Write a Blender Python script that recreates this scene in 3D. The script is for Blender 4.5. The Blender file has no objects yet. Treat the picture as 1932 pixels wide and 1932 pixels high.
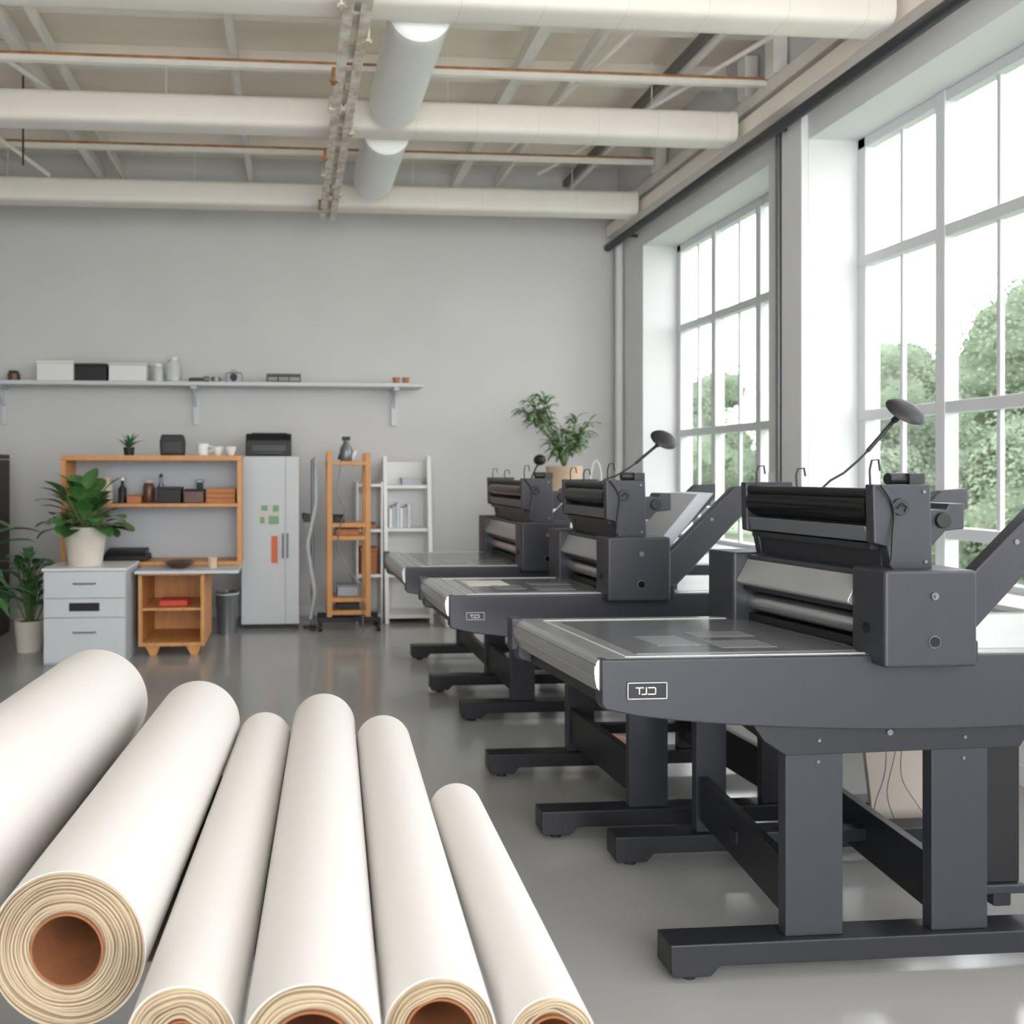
import bpy, bmesh, math, random
from mathutils import Vector, Matrix, noise
random.seed(7)
SC = bpy.context.scene
COL = SC.collection

# ------------------------------------------------------------------ materials
def lin(h):
    h = h.lstrip('#'); o = []
    for i in (0, 2, 4):
        c = int(h[i:i+2], 16) / 255
        o.append(c / 12.92 if c <= .04045 else ((c + .055) / 1.055) ** 2.4)
    return o
MATS = {}
def mat(name, col, rough=.5, metal=0, var=0, scale=6, bump=0, bscale=80, spec=.5, stretch=(1, 1, 1), col2=None, detail=4):
    if name in MATS: return MATS[name]
    m = bpy.data.materials.new(name); m.use_nodes = True
    nt = m.node_tree; b = nt.nodes['Principled BSDF']
    c = lin(col)
    b.inputs['Base Color'].default_value = (*c, 1)
    b.inputs['Roughness'].default_value = rough
    b.inputs['Metallic'].default_value = metal
    b.inputs['Specular IOR Level'].default_value = spec
    tc = nt.nodes.new('ShaderNodeTexCoord'); mp = nt.nodes.new('ShaderNodeMapping')
    mp.inputs['Scale'].default_value = stretch
    nt.links.new(tc.outputs['Object'], mp.inputs['Vector'])
    if var or col2:
        n = nt.nodes.new('ShaderNodeTexNoise'); n.inputs['Scale'].default_value = scale
        n.inputs['Detail'].default_value = detail
        r = nt.nodes.new('ShaderNodeValToRGB')
        c2 = lin(col2) if col2 else [min(1, x * (1 + var)) for x in c]
        c1 = c if col2 else [x * (1 - var) for x in c]
        r.color_ramp.elements[0].position = .35; r.color_ramp.elements[1].position = .65
        r.color_ramp.elements[0].color = (*c1, 1); r.color_ramp.elements[1].color = (*c2, 1)
        nt.links.new(mp.outputs[0], n.inputs['Vector'])
        nt.links.new(n.outputs['Fac'], r.inputs['Fac'])
        nt.links.new(r.outputs['Color'], b.inputs['Base Color'])
    if bump:
        n2 = nt.nodes.new('ShaderNodeTexNoise'); n2.inputs['Scale'].default_value = bscale
        bp = nt.nodes.new('ShaderNodeBump'); bp.inputs['Strength'].default_value = bump
        bp.inputs['Distance'].default_value = .01
        nt.links.new(mp.outputs[0], n2.inputs['Vector'])
        nt.links.new(n2.outputs['Fac'], bp.inputs['Height'])
        nt.links.new(bp.outputs[0], b.inputs['Normal'])
    MATS[name] = m
    return m

def glass_material():
    m = bpy.data.materials.new('window_glass'); m.use_nodes = True
    nt = m.node_tree; nt.nodes.remove(nt.nodes['Principled BSDF'])
    out = nt.nodes['Material Output']
    t = nt.nodes.new('ShaderNodeBsdfTransparent'); g = nt.nodes.new('ShaderNodeBsdfGlossy')
    g.inputs['Roughness'].default_value = .02
    mx = nt.nodes.new('ShaderNodeMixShader'); mx.inputs[0].default_value = .05
    nt.links.new(t.outputs[0], mx.inputs[1]); nt.links.new(g.outputs[0], mx.inputs[2])
    nt.links.new(mx.outputs[0], out.inputs['Surface'])
    return m

def floor_material():
    m = mat('polished_concrete', '#a09f9d', .2, 0, .045, .6, 0, spec=.9, detail=2)
    nt = m.node_tree; b = nt.nodes['Principled BSDF']
    n = nt.nodes.new('ShaderNodeTexNoise'); n.inputs['Scale'].default_value = .9; n.inputs['Detail'].default_value = 2
    mr = nt.nodes.new('ShaderNodeMapRange'); mr.inputs['To Min'].default_value = .11; mr.inputs['To Max'].default_value = .20
    tc = nt.nodes.new('ShaderNodeTexCoord')
    nt.links.new(tc.outputs['Object'], n.inputs['Vector']); nt.links.new(n.outputs['Fac'], mr.inputs['Value'])
    nt.links.new(mr.outputs[0], b.inputs['Roughness'])
    return m
M_FLOOR = floor_material(); M_GLASS = glass_material()
M_WALL = mat('painted_wall_grey', '#cccccb', .85, 0, .02, 1.2, .05, 120)
M_WALLR = mat('painted_wall_white', '#d9dadb', .8, 0, .02, 1.5, .05, 120)
M_REVEAL = mat('window_frame_white', '#d3d6d8', .5)
M_DECK = mat('ceiling_deck_beige', '#f1e8da', .85, 0, .03, 1, 0, stretch=(1, 6, 1))
M_PURLIN = mat('purlin_cream', '#f0e9de', .7, 0, .03, 3)
M_BEAMW = mat('rafter_white', '#ebe7e0', .6, 0, .04, 5)
M_DUCT = mat('duct_cream', '#e8e3da', .55, 0, .02, 4)
M_SEAM = mat('duct_seam_grey', '#dcd8d0', .6)
M_TUBEW = mat('tube_white', '#f8f9f9', .4)
M_RUST = mat('rust_brown', '#a6774a', .7, 0, .25, 12)
M_TRACK = mat('worn_white_steel', '#ddd9d2', .6, 0, 0, 14, .1, 60, col2='#b9aa96')
M_BLACKP = mat('black_pipe', '#303236', .45)
M_GREYR = mat('grey_rafter', '#6d6a66', .6)
M_DARK = mat('machine_charcoal', '#313238', .36, 0, .03, 30, .03, 400)
M_DARK2 = mat('machine_charcoal_dark', '#222327', .4, 0, .03, 30, .03, 400)
M_BLK = mat('machine_black_gloss', '#0f1012', .18)
M_BLKM = mat('black_matte', '#131416', .5)
M_SILV = mat('brushed_aluminium', '#c4c5c6', .27, .9, .05, 3, .03, 60, stretch=(40, 1, 40))
M_SILVP = mat('silver_painted', '#a8a9a9', .32, .5, .04, 6)
M_GREYP = mat('scale_grey', '#66686b', .4, .2)
M_TOPG = mat('bed_grey', '#a0a2a3', .2, .4, .04, 8)
M_SCREEN = mat('screen_mesh_grey', '#6e7073', .18, .25, .08, 18, .04, 300, spec=.8)
M_SCREENL = mat('screen_print_grey', '#85878b', .2)
M_BORDER = mat('border_pale', '#c9caca', .4)
M_WHITE = mat('white_plastic', '#e2e2e1', .4)
M_PAPER = mat('paper_white', '#d8d5d1', .8, 0, .006, 3, .02, 60)
M_PAPEREND = mat('paper_edge_cream', '#ad9c82', .9, 0, .05, 14, .1, 90)
M_CORE = mat('cardboard_core', '#875432', .85, 0, .08, 20, .1, 80)
M_WOOD = mat('orange_pine', '#d29b62', .5, 0, 0, 3, .05, 40, stretch=(8, 8, 1), col2='#c58b50')
M_CABG = mat('cabinet_pale_grey', '#c9cdd1', .45)
M_CABG2 = mat('cabinet_blue_grey', '#b5bac0', .5)
M_LEAF = mat('leaf_green', '#3a6634', .35, 0, 0, 9, col2='#5a8a4a')
M_LEAFD = mat('leaf_dark_green', '#305834', .4, 0, 0, 9, col2='#4a7a42')
M_LEAFL = mat('leaf_light_green', '#6b8a5c', .55, 0, 0, 9, col2='#86a274')
M_STEM = mat('stem_green', '#5a7040', .6)
M_POT = mat('pot_cream', '#d2ccbf', .7, 0, .03, 10)
M_POTB = mat('pot_beige', '#cdb79a', .7, 0, .03, 10)
M_SOIL = mat('soil', '#33271d', .95, 0, .3, 40, .5, 60)
M_TREE = mat('tree_foliage', '#5c6a56', .95, 0, 0, .9, .1, 3, col2='#788671', spec=.1)
M_BARK = mat('bark', '#5b5146', .9, 0, .2, 8, .3, 20)
M_GRASS = mat('grass', '#6f7d62', .95, 0, .15, .5, .2, 10)
M_TABLE = mat('brown_grey_table', '#6f665b', .6, 0, .04, 6)
M_ORANGE = mat('orange_print', '#d9714a', .6)
M_GREEN = mat('green_print', '#7fa987', .6)
M_RED = mat('red_cloth', '#c94f3d', .7, 0, .08, 30)
M_TERR = mat('terracotta', '#b9794e', .7)
M_BROWN = mat('dark_brown_wood', '#3a322d', .6, 0, .15, 5)
M_GLASSJ = mat('frosted_jar', '#c9cdcc', .15)
M_JARB = mat('brown_jar', '#5b3a2b', .3)
M_STEEL = mat('steel_grey', '#7d8084', .35, .6)
M_BEIGE = mat('pale_board', '#b5aea2', .8)
M_PINK = mat('pinkish_paper', '#c99b8c', .8, 0, .2, 20)
M_GLYPH = mat('plate_white', '#dcdcdc', .5)

# ------------------------------------------------------------------ geometry helper
class G:
    def __init__(s): s.bm = bmesh.new(); s.merge = False
    def box(s, x0, x1, y0, y1, z0, z1):
        v = [s.bm.verts.new(p) for p in ((x0,y0,z0),(x1,y0,z0),(x1,y1,z0),(x0,y1,z0),(x0,y0,z1),(x1,y0,z1),(x1,y1,z1),(x0,y1,z1))]
        for f in ((3,2,1,0),(4,5,6,7),(0,1,5,4),(1,2,6,5),(2,3,7,6),(3,0,4,7)):
            s.bm.faces.new([v[i] for i in f])
        return s
    def prism(s, pts, axis, a, b):
        def P(p, t):
            return {'y': (p[0], t, p[1]), 'x': (t, p[0], p[1]), 'z': (p[0], p[1], t)}[axis]
        A = [s.bm.verts.new(P(p, a)) for p in pts]; B = [s.bm.verts.new(P(p, b)) for p in pts]
        n = len(pts)
        s.bm.faces.new(A); s.bm.faces.new(B[::-1])
        for i in range(n): s.bm.faces.new((A[i], B[i], B[(i+1) % n], A[(i+1) % n]))
        return s
    def cyl(s, p0, p1, r, r2=None, seg=24, caps=True):
        p0 = Vector(p0); p1 = Vector(p1); r2 = r if r2 is None else r2
        d = (p1 - p0).normalized()
        u = d.cross(Vector((0, 0, 1)) if abs(d.z) < .9 else Vector((1, 0, 0))).normalized(); w = d.cross(u)
        A, B = [], []
        for i in range(seg):
            a = 2 * math.pi * i / seg; o = u * math.cos(a) + w * math.sin(a)
            A.append(s.bm.verts.new(p0 + o * r)); B.append(s.bm.verts.new(p1 + o * r2))
        for i in range(seg): s.bm.faces.new((A[i], A[(i+1) % seg], B[(i+1) % seg], B[i]))
        if caps: s.bm.faces.new(A[::-1]); s.bm.faces.new(B)
        return s
    def tube(s, pts, r, seg=8, r2=None):
        pts = [Vector(p) for p in pts]; n = len(pts); rings = []
        up = Vector((0, 0, 1)); prev = None
        for i, p in enumerate(pts):
            d = (pts[min(i+1, n-1)] - pts[max(i-1, 0)]).normalized()
            if prev is None:
                u = d.cross(up if abs(d.z) < .9 else Vector((1, 0, 0))).normalized()
            else:
                u = (prev - d * prev.dot(d)).normalized()
            prev = u; w = d.cross(u)
            rr = r if r2 is None else r + (r2 - r) * i / (n - 1)
            rings.append([s.bm.verts.new(p + (u * math.cos(2*math.pi*k/seg) + w * math.sin(2*math.pi*k/seg)) * rr) for k in range(seg)])
        for a, b in zip(rings, rings[1:]):
            for k in range(seg): s.bm.faces.new((a[k], a[(k+1) % seg], b[(k+1) % seg], b[k]))
        s.bm.faces.new(rings[0][::-1]); s.bm.faces.new(rings[-1])
        return s
    def lathe(s, prof, c=(0, 0, 0), axis='z', seg=32, close=False, wob=0):
        rings = []; s.merge = True; rmax = max(p[0] for p in prof); rmin = min(p[0] for p in prof)
        for j, (r, h) in enumerate(prof):
            ring = []
            for i in range(seg):
                a = 2 * math.pi * i / seg
                hh = h; rr = r
                if wob and h < .05:
                    edge = min(1, (rmax - r) / .006) * min(1, (r - rmin) / .004)
                    hh = h + wob * noise.noise(Vector((math.cos(a) * 1.3, math.sin(a) * 1.3, r * 60))) * (.35 + .65 * max(0, edge))
                    rr = r + wob * .3 * noise.noise(Vector((math.cos(a) * 1.1 + 5, math.sin(a) * 1.1, r * 25))) * max(0, edge)
                x, y = rr * math.cos(a), rr * math.sin(a)
                p = (x, y, hh) if axis == 'z' else (x, hh, y)
                ring.append(s.bm.verts.new((p[0] + c[0], p[1] + c[1], p[2] + c[2])))
            rings.append(ring)
        pairs = list(zip(rings, rings[1:]))
        if close: pairs.append((rings[-1], rings[0]))
        for a, b in pairs:
            for i in range(seg): s.bm.faces.new((a[i], a[(i+1) % seg], b[(i+1) % seg], b[i]))
        if not close:
            if prof[0][0] > 1e-5: s.bm.faces.new(rings[0][::-1])
            if prof[-1][0] > 1e-5: s.bm.faces.new(rings[-1])
        return s
    def ball(s, c, r, sc=(1, 1, 1), sub=3, nz=0, nf=1.0):
        m = Matrix.Translation(c) @ Matrix.Diagonal((*sc, 1))
        res = bmesh.ops.create_icosphere(s.bm, subdivisions=sub, radius=r, matrix=m)
        if nz:
            C = Vector(c)
            for v in res['verts']:
                k = 1 + nz * noise.noise(v.co * nf) + nz * .5 * noise.noise(v.co * nf * 3)
                v.co = C + (v.co - C) * k
        return s
    def leaf(s, base, az, elev, L, W, droop, n=8, fold=.25):
        p = Vector(base); e = elev; side = Vector((-math.sin(az), math.cos(az), 0))
        rows = []
        for i in range(n + 1):
            t = i / n
            w = W * .5 * (math.sin(math.pi * min(1, t * .93 + .05)) ** .8) if t < 1 else 0.001
            d = Vector((math.cos(az) * math.cos(e), math.sin(az) * math.cos(e), math.sin(e)))
            nrm = side.cross(d)
            rows.append([s.bm.verts.new(p + side * w - nrm * (w * fold)), s.bm.verts.new(p), s.bm.verts.new(p - side * w - nrm * (w * fold))])
            p = p + d * (L / n); e -= droop / n
        for a, b in zip(rows, rows[1:]):
            s.bm.faces.new((a[0], a[1], b[1], b[0])); s.bm.faces.new((a[1], a[2], b[2], b[1]))
        return s
    def shear(s, k):
        for v in s.bm.verts: v.co.x += k * v.co.y
        return s
    def scale(s, f, c):
        c = Vector(c)
        for v in s.bm.verts: v.co = c + (v.co - c) * f
        return s
    def obj(s, name, m, parent=None, bevel=0, seg=2, loc=(0, 0, 0), rot=(0, 0, 0), smooth=True, label=None, cat=None, kind=None, group=None, solid=0):
        if s.merge: bmesh.ops.remove_doubles(s.bm, verts=s.bm.verts, dist=1e-6)
        bmesh.ops.recalc_face_normals(s.bm, faces=s.bm.faces)
        for f in s.bm.faces: f.smooth = smooth
        if not bevel:
            for e in s.bm.edges:
                if len(e.link_faces) == 2 and e.calc_face_angle(0) > .6: e.smooth = False
        me = bpy.data.meshes.new(name); s.bm.to_mesh(me); s.bm.free()
        me.materials.append(m)
        o = bpy.data.objects.new(name, me); COL.objects.link(o)
        o.location = loc; o.rotation_euler = rot
        if parent: o.parent = parent
        if bevel:
            b = o.modifiers.new('bevel', 'BEVEL'); b.width = bevel; b.segments = seg
            b.limit_method = 'ANGLE'; b.angle_limit = .7; b.harden_normals = True
        if solid:
            q = o.modifiers.new('solid', 'SOLIDIFY'); q.thickness = solid
        tag(o, label, cat, kind, group)
        return o
def tag(o, label=None, cat=None, kind=None, group=None):
    if label: o['label'] = label
    if cat: o['category'] = cat
    if kind: o['kind'] = kind
    if group: o['group'] = group
def thing(name, label, cat, loc=(0, 0, 0), rot=0, group=None):
    e = bpy.data.objects.new(name, None); COL.objects.link(e)
    e.empty_display_size = .1; e.location = loc; e.rotation_euler = (0, 0, rot)
    tag(e, label, cat, None, group)
    return e

# ------------------------------------------------------------------ room shell
XR, XG, YB, ZC, XL, YF = 3.49, 3.87, 8.3, 4.75, -3.8, -1.6
S = 'structure'
G().box(XL - .2, 4.0, YF, YB + .2, -.15, 0).obj('floor', M_FLOOR, kind=S)
G().box(XL - .2, 4.0, YB, YB + .2, 0, ZC).obj('wall_back', M_WALL, kind=S)
G().box(XL - .2, XL, YF, YB, 0, ZC).obj('wall_left', M_WALLR, kind=S)
g = G(); g.box(XL - .2, -1.6, YF - .2, YF, 0, ZC); g.box(-1.6, 4.0, YF - .2, YF, 4.1, ZC)  # partial wall added out of view behind the camera to cut rear fill light
g.obj('wall_front_light_block', M_WALLR, kind=S)
G().box(XL - .2, 4.0, YF, YB + .2, ZC, ZC + .15).obj('ceiling', M_DECK, kind=S)
WIN = [(5.6, 7.69), (3.06, 5.15), (.52, 2.61)]  # last, nearest window is out of view, added to light the rolls
ZS, ZT = .82, 3.75
g = G(); g.box(XR, 4.0, YF, YB, 0, ZS); g.box(XR, 4.0, YF, YB, ZT, ZC)
ys = [YB] + [y for w in WIN for y in (w[1], w[0])] + [YF]
for i in range(0, len(ys), 2): g.box(XR, 4.0, ys[i+1], ys[i], ZS, ZT)
g.obj('wall_right', M_WALLR, kind=S)
for k, (a, b) in enumerate(WIN):
    g = G(); fw = .05
    x0, x1 = XG - .03, XG + .05
    g.box(x0, x1, a, a + fw + .02, ZS, ZT); g.box(x0, x1, b - fw - .02, b, ZS, ZT)
    g.box(x0, x1, a, b, ZS, ZS + .07); g.box(x0, x1, a, b, ZT - .07, ZT)
    n = 6; p = (b - a) / n
    for i in range(1, n):
        y = b - i * p
        w = .035 if i in (2, 4) else .013
        xx = (x0 - .01, x1) if i in (2, 4) else (XG, XG + .03)
        g.box(xx[0], xx[1], y - w, y + w, ZS, ZT)
    for z in (1.14, 1.88, 2.92):
        g.box(x0 - .005, x1, a, b, z - .035, z + .035)
    o = g.obj('window_%d' % (k + 1), M_REVEAL, kind=S, bevel=.004, seg=1)
    gl = G(); gl.box(XG + .012, XG + .016, a + .03, b - .03, ZS + .03, ZT - .03)
    gl.obj('glass_pane', M_GLASS, parent=o)
    G().box(XR - .03, XG - .03, a - .03, b + .03, ZS - .0, ZS + .03).obj('trim_%d' % (k + 1), M_REVEAL, kind=S, bevel=.005)
G().box(XL, XR, YB - .02, YB, 0, .1).obj('baseboard_back', M_WALLR, kind=S, bevel=.004)
G().box(XR - .02, XR, YF, YB - .02, 0, .1).obj('baseboard_right', M_WALLR, kind=S, bevel=.004)
G().box(XR - .05, XR, 5.15, 5.37, 0, 3.95).obj('trim_4', M_WALLR, kind=S, bevel=.005)
G().cyl((XR - .03, 5.43, 0), (XR - .03, 5.43, 3.95), .022, seg=12).obj('wall_conduit', M_STEEL, label='grey vertical conduit pipe on the wall between windows', cat='pipe')
G().cyl((XR - .05, 8.15, 0), (XR - .05, 8.15, 3.95), .04, seg=16).obj('wall_pipe', M_WALLR, label='white vertical pipe in the corner of the room', cat='pipe')
g = G().box(XR - .03, XR, 5.46, 5.56, 1.42, 1.5); g.obj('wall_switch', M_WHITE, bevel=.004, label='small white switch on the wall between windows', cat='switch')

# ------------------------------------------------------------------ ceiling
for i, y in enumerate([3.2, 3.95, 4.7, 5.45, 6.2, 6.95, 7.7]):
    G().box(XL, XR, y - .05, y + .05, 4.60, ZC).obj('ceiling_joist', M_PURLIN, bevel=.004, seg=1, label='cream painted joist under the ceiling deck', cat='beam', group='ceiling joists')
for x, w, m in [(-2.9, .03, M_BEAMW), (-1.95, .04, M_BEAMW), (-1.72, .015, M_BEAMW), (-.42, .03, M_BEAMW), (1.72, .045, M_BEAMW), (2.16, .02, M_BEAMW), (2.9, .02, M_GREYR), (2.96, .025, M_BEAMW)]:
    G().box(x - w, x + w, 2.6, YB - .02, 4.53 if m is M_GREYR else 4.50, 4.60).obj('ceiling_rafter', m, bevel=.003, seg=1,
        label='dark grey steel rafter under ceiling joists' if m is M_GREYR else 'white painted rafter under ceiling joists', cat='beam', group='ceiling rafters')
for a, b in [((-2.75, 3.9, 4.4), (-1.75, 6.2, 4.35)), ((-2.9, 5.3, 4.4), (-2.2, 7.4, 4.2)), ((2.35, 4.4, 4.4), (1.9, 7.0, 4.35)), ((3.25, 4.9, 4.4), (2.4, 7.6, 4.4))]:
    G().cyl(a, b, .018, seg=8).obj('ceiling_brace', M_BEAMW, label='thin white diagonal brace rod below the ceiling', cat='beam', group='ceiling braces')
def sqr(r, n=40, e=.42):
    o = []
    for i in range(n):
        a = 2 * math.pi * (i + .5) / n; c, s_ = math.cos(a), math.sin(a)
        o.append((math.copysign(abs(c) ** e, c) * r, math.copysign(abs(s_) ** e, s_) * r))
    return o
for y in (4.25, 5.8, 7.5):
    t = thing('ventilation_duct', 'cream rounded ventilation duct running across the ceiling', 'duct', (0, y, 4.08), group='cross ducts')
    G().prism(sqr(.112), 'x', XL + .02, XR - .2).obj('duct_body', M_DUCT, t)
    g = G()
    x = .9
    while x < 3.2:
        g.prism(sqr(.113), 'x', x - .003, x + .003); x += .45
    g.obj('duct_seam', M_SEAM, t).__setitem__('kind', 'stuff')
    G().prism(sqr(.116), 'x', XR - .24, XR - .18).obj('end_collar', M_DUCT, t, bevel=.006)
    for hx in (-2.6, -.9, 1.15, 2.7):
        G().cyl((hx, 0, .11), (hx, 0, .50), .004, seg=6).obj('hanger_rod', M_BEAMW, t)
for y, xe in ((5.5, 3.4), (6.96, 3.25)):
    t = thing('ceiling_angle_bar', 'white steel bar with rusty brown pipe on top', 'beam', (0, y, 4.3), group='brown pipes')
    G().box(XL + .02, xe, -.02, .02, -.03, .008).obj('bar', M_BEAMW, t)
    G().cyl((XL + .02, -.012, .018), (xe, -.012, .018), .013, seg=10).obj('pipe', M_RUST, t)
for a, b in ((4.38, 5.56), (5.96, 7.02)):
    t = thing('white_duct_tube', 'wide smooth white tube section hanging below ceiling', 'duct', (.72, a, 4.08), group='white tubes')
    L = b - a
    G().lathe([(.0, .0), (.165, 0), (.182, .015), (.182, .09), (.178, .1), (.178, L - .05), (.17, L - .01), (.13, L), (0, L)], axis='y', seg=48).obj('tube_body', M_TUBEW, t)
    G().cyl((0, L * .5, .17), (0, L * .5, .5), .008, seg=6).obj('hanger_rod', M_STEEL, t)
t = thing('ceiling_track', 'worn white steel double track with rusty clamps hanging under ducts', 'track', (.34, 2.9, 3.9))
for x in (-.05, .045):
    g = G(); g.box(x - .018, x + .018, 0, 4.6, -.02, .05); g.box(x - .03, x + .03, 0, 4.6, -.026, -.018)
    g.obj('rail', M_TRACK, t, bevel=.003, seg=1)
g = G()
for i in range(16):
    y = .1 + i * .29
    g.box(-.06, .06, y, y + .15, .0, .02)
g.obj('rung', M_TRACK, t).__setitem__('kind', 'stuff')
for i in range(11):
    y = .3 + i * .4 + random.uniform(-.06, .06); sx = -.085 if i % 3 else .075
    g = G(); g.box(sx - .012, sx + .016, y, y + .06, -.035, .05); g.cyl((sx - .022, y + .03, -.02), (sx + .028, y + .03, -.02), .012, seg=10)
    g.obj('clamp', M_RUST if i % 3 == 1 else M_TRACK, t, bevel=.003, seg=1)
for y in (.9, 2.3, 4.0):
    G().cyl((0, y, .0), (0, y, .6), .008, seg=6).obj('hanger_rod', M_STEEL, t)
G().box(XR - .14, XR, YF, YB - .02, 4.0, 4.12).obj('edge_beam', M_PURLIN, bevel=.008, label='cream beam running along the top of window wall', cat='beam')
G().box(XR - .09, XR, YF, YB - .02, 4.2, 4.3).obj('edge_rail', M_BEAMW, bevel=.008, label='white rail above the cream edge beam', cat='beam')
t = thing('black_rail_pipe', 'long black curtain rail pipe above the windows', 'pipe', (XR - .13, 0, 3.885))
G().cyl((0, YF, 0), (0, YB - .05, 0), .04, seg=16).obj('pipe', M_BLACKP, t)
for y in (1, 3, 5.3, 7.8):
    G().box(-.01, .13, y, y + .03, -.012, .012).obj('bracket', M_BLACKP, t)
for y in (3.6, 5.4, 5.75, 7.2):
    G().box(XR - .12, XR - .02, y - .05, y + .05, 4.3, 4.6).obj('ceiling_post', M_BEAMW, label='short white post joining edge rail and joist', cat='post', group='short posts')
G().cyl((-2.2, 6.7, 4.02), (-2.2, 6.7, 4.75), .008, seg=8).obj('hanging_cord', M_BLACKP, label='short black hanging cord', cat='cord')

# ------------------------------------------------------------------ printing machines
def machine(x0, y0, L, D, bx, k, kb, legsx, feet, wide, paper=False, plate=1, lamp=True, lampoff=(0, 0, 0)):
    t = thing('printing_press', 'charcoal grey flatbed printing press with roller bridge' + (' and lamp' if lamp else ''), 'printing machine', (x0, y0, 0), group='row of printing presses')
    zt = .956
    def panel(ya, yb, nm):
        pts = [(0, .955), (L, .955), (L, .83)]
        n = 20
        for i in range(1, n):
            f = 1 - i / n
            pts.append((L * f, .815 - .083 * (math.sin(math.pi * f) ** .62)))
        pts.append((.012, .81)); pts.append((0, .825))
        return G().prism(pts, 'y', ya, yb).shear(k).obj(nm, M_DARK, t, bevel=.006, seg=3)
    panel(0, .04, 'side_panel'); panel(D - .04, D, 'side_panel')
    G().box(.05, L - .03, .04, D - .04, .80, .94).shear(k).obj('bed_frame', M_DARK2, t)
    prof = [(.03, .9545), (.006, .9545), (-.006, .950), (-.012, .941), (-.010, .939), (-.010, .936), (-.015, .934), (-.016, .908), (-.013, .906), (-.013, .903), (-.015, .901), (-.009, .873), (.004, .857), (.03, .852)]
    G().prism(prof, 'y', .012, D - .03).shear(k).obj('nose_rail', M_SILV, t)
    g = G(); g.box(-.02, .02, D - .035, D + .012, .845, .962)
    g.shear(k).obj('end_cap', M_DARK, t, bevel=.006, seg=3)
    G().prism([(L - p[0], p[1]) for p in prof], 'y', .012, D - .03).shear(k).obj('nose_rail', M_SILV, t)
    bed = G().box(.02, L - .02, .012, D - .012, .938, zt).shear(k).obj('bed_top', M_TOPG, t, bevel=.002, seg=1)
    g = G()
    z1 = zt + .002
    for b_ in ((.085, bx + .02, .026, .030), (.085, bx + .02, D - .06, D - .053), (.085, .090, .03, D - .053)):
        g.box(b_[0], b_[1], b_[2], b_[3], zt - .001, z1)
    g.shear(k).obj('border_strip', M_BORDER, bed)
    G().box(.14, bx + .02, .065, D - .09, zt - .001, z1).shear(k).obj('print_screen', M_SCREEN, bed)
    g = G(); g.box(.26, .40, .16, .30, z1 - .001, z1 + .001); g.box(.44, .62, .12, .22, z1 - .001, z1 + .001); g.box(.46, .66, .28, .36, z1 - .001, z1 + .001)
    g.shear(k).obj('printed_pattern', M_SCREENL, bed)
    if paper:
        G().box(.16, .36, .28, .44, z1, z1 + .002).shear(k).obj('test_sheet', M_PAPER, bed)
    G().box(bx + .3, L - .1, .06, D - .06, zt - .001, z1).shear(k).obj('outfeed_surface', M_SILVP, bed)
    # bridge
    br = bpy.data.objects.new('roller_bridge', None); COL.objects.link(br); br.parent = t
    W = .285
    G().box(bx, bx + W, -.055, .085, .93, 1.212).obj('end_block', M_DARK, br, bevel=.010, seg=4)
    G().box(bx - .005, bx + W - .03, D - .10, D + .04, .93, 1.205).shear(kb).obj('end_block', M_DARK, br, bevel=.010, seg=4)
    G().box(bx + .045, bx + W - .01, .085, D - .10, 1.14, 1.198).shear(kb).obj('top_cover', M_DARK, br, bevel=.008, seg=3)
    G().prism([(bx + .004, 1.098), (bx + .004, 1.108), (bx + .048, 1.186), (bx + .06, 1.186), (bx + .06, 1.09), (bx + .015, 1.09)], 'y', .085, D - .10).shear(kb).obj('guide_rail', M_SILVP, br, bevel=.003, seg=2)
    G().box(bx + .03, bx + .06, .085, D - .10, 1.072, 1.092).shear(kb).obj('guide_lip', M_DARK2, br)
    G().box(bx + .13, bx + W - .03, .085, D - .10, .962, 1.14).shear(kb).obj('bridge_core', M_BLKM, br)
    G().cyl((bx + .075, .085, 1.027), (bx + .075, D - .10, 1.027), .034, seg=28).shear(kb).obj('roller', M_SILV, br)
    G().box(bx + .05, bx + .13, .085, D - .10, .958, .985).shear(kb).obj('roller_tray', M_BLKM, br, bevel=.003)
    fx = bx + .15
    G().cyl((fx, -.058, 1.005), (fx, -.052, 1.005), .018, seg=24).obj('port_ring', M_STEEL, br)
    G().cyl((fx, -.0595, 1.005), (fx, -.057, 1.005), .0155, seg=24).obj('port_hole', M_BLK, br)
    G().cyl((fx, -.060, 1.138), (fx, -.054, 1.138), .011, seg=16).cyl((fx, -.066, 1.138), (fx, -.06, 1.138), .005, seg=12).obj('lock_knob', M_STEEL, br)
    G().cyl((bx - .003, .02, 1.035), (bx + .002, .02, 1.035), .016, seg=20).obj('port_hole', M_BLKM, br)
    G().box(bx + W, bx + W + .035, -.02, .05, .935, 1.0).obj('stop_block', M_DARK2, br, bevel=.006)
    # head
    hd = bpy.data.objects.new('print_head', None); COL.objects.link(hd); hd.parent = t
    hx = bx + .02
    prf = [(hx, 1.462), (hx + .183, 1.462), (hx + .19, 1.2), (hx + .06, 1.2), (hx + .045, 1.275), (hx + .005, 1.285)]
    G().prism(prf, 'y', .02, .055).obj('end_plate', M_DARK, hd, bevel=.005, seg=3)
    G().prism(prf, 'y', D - .08, D - .05).shear(k).obj('end_plate', M_DARK, hd, bevel=.005, seg=3)
    G().box(hx + .06, hx + .18, .055, D - .08, 1.19, 1.44).shear(k).obj('head_body', M_DARK2, hd, bevel=.006)
    G().cyl((hx + .05, .055, 1.39), (hx + .05, D - .08, 1.39), .05, seg=32).shear(k).obj('ink_roller', M_BLK, hd)
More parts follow.
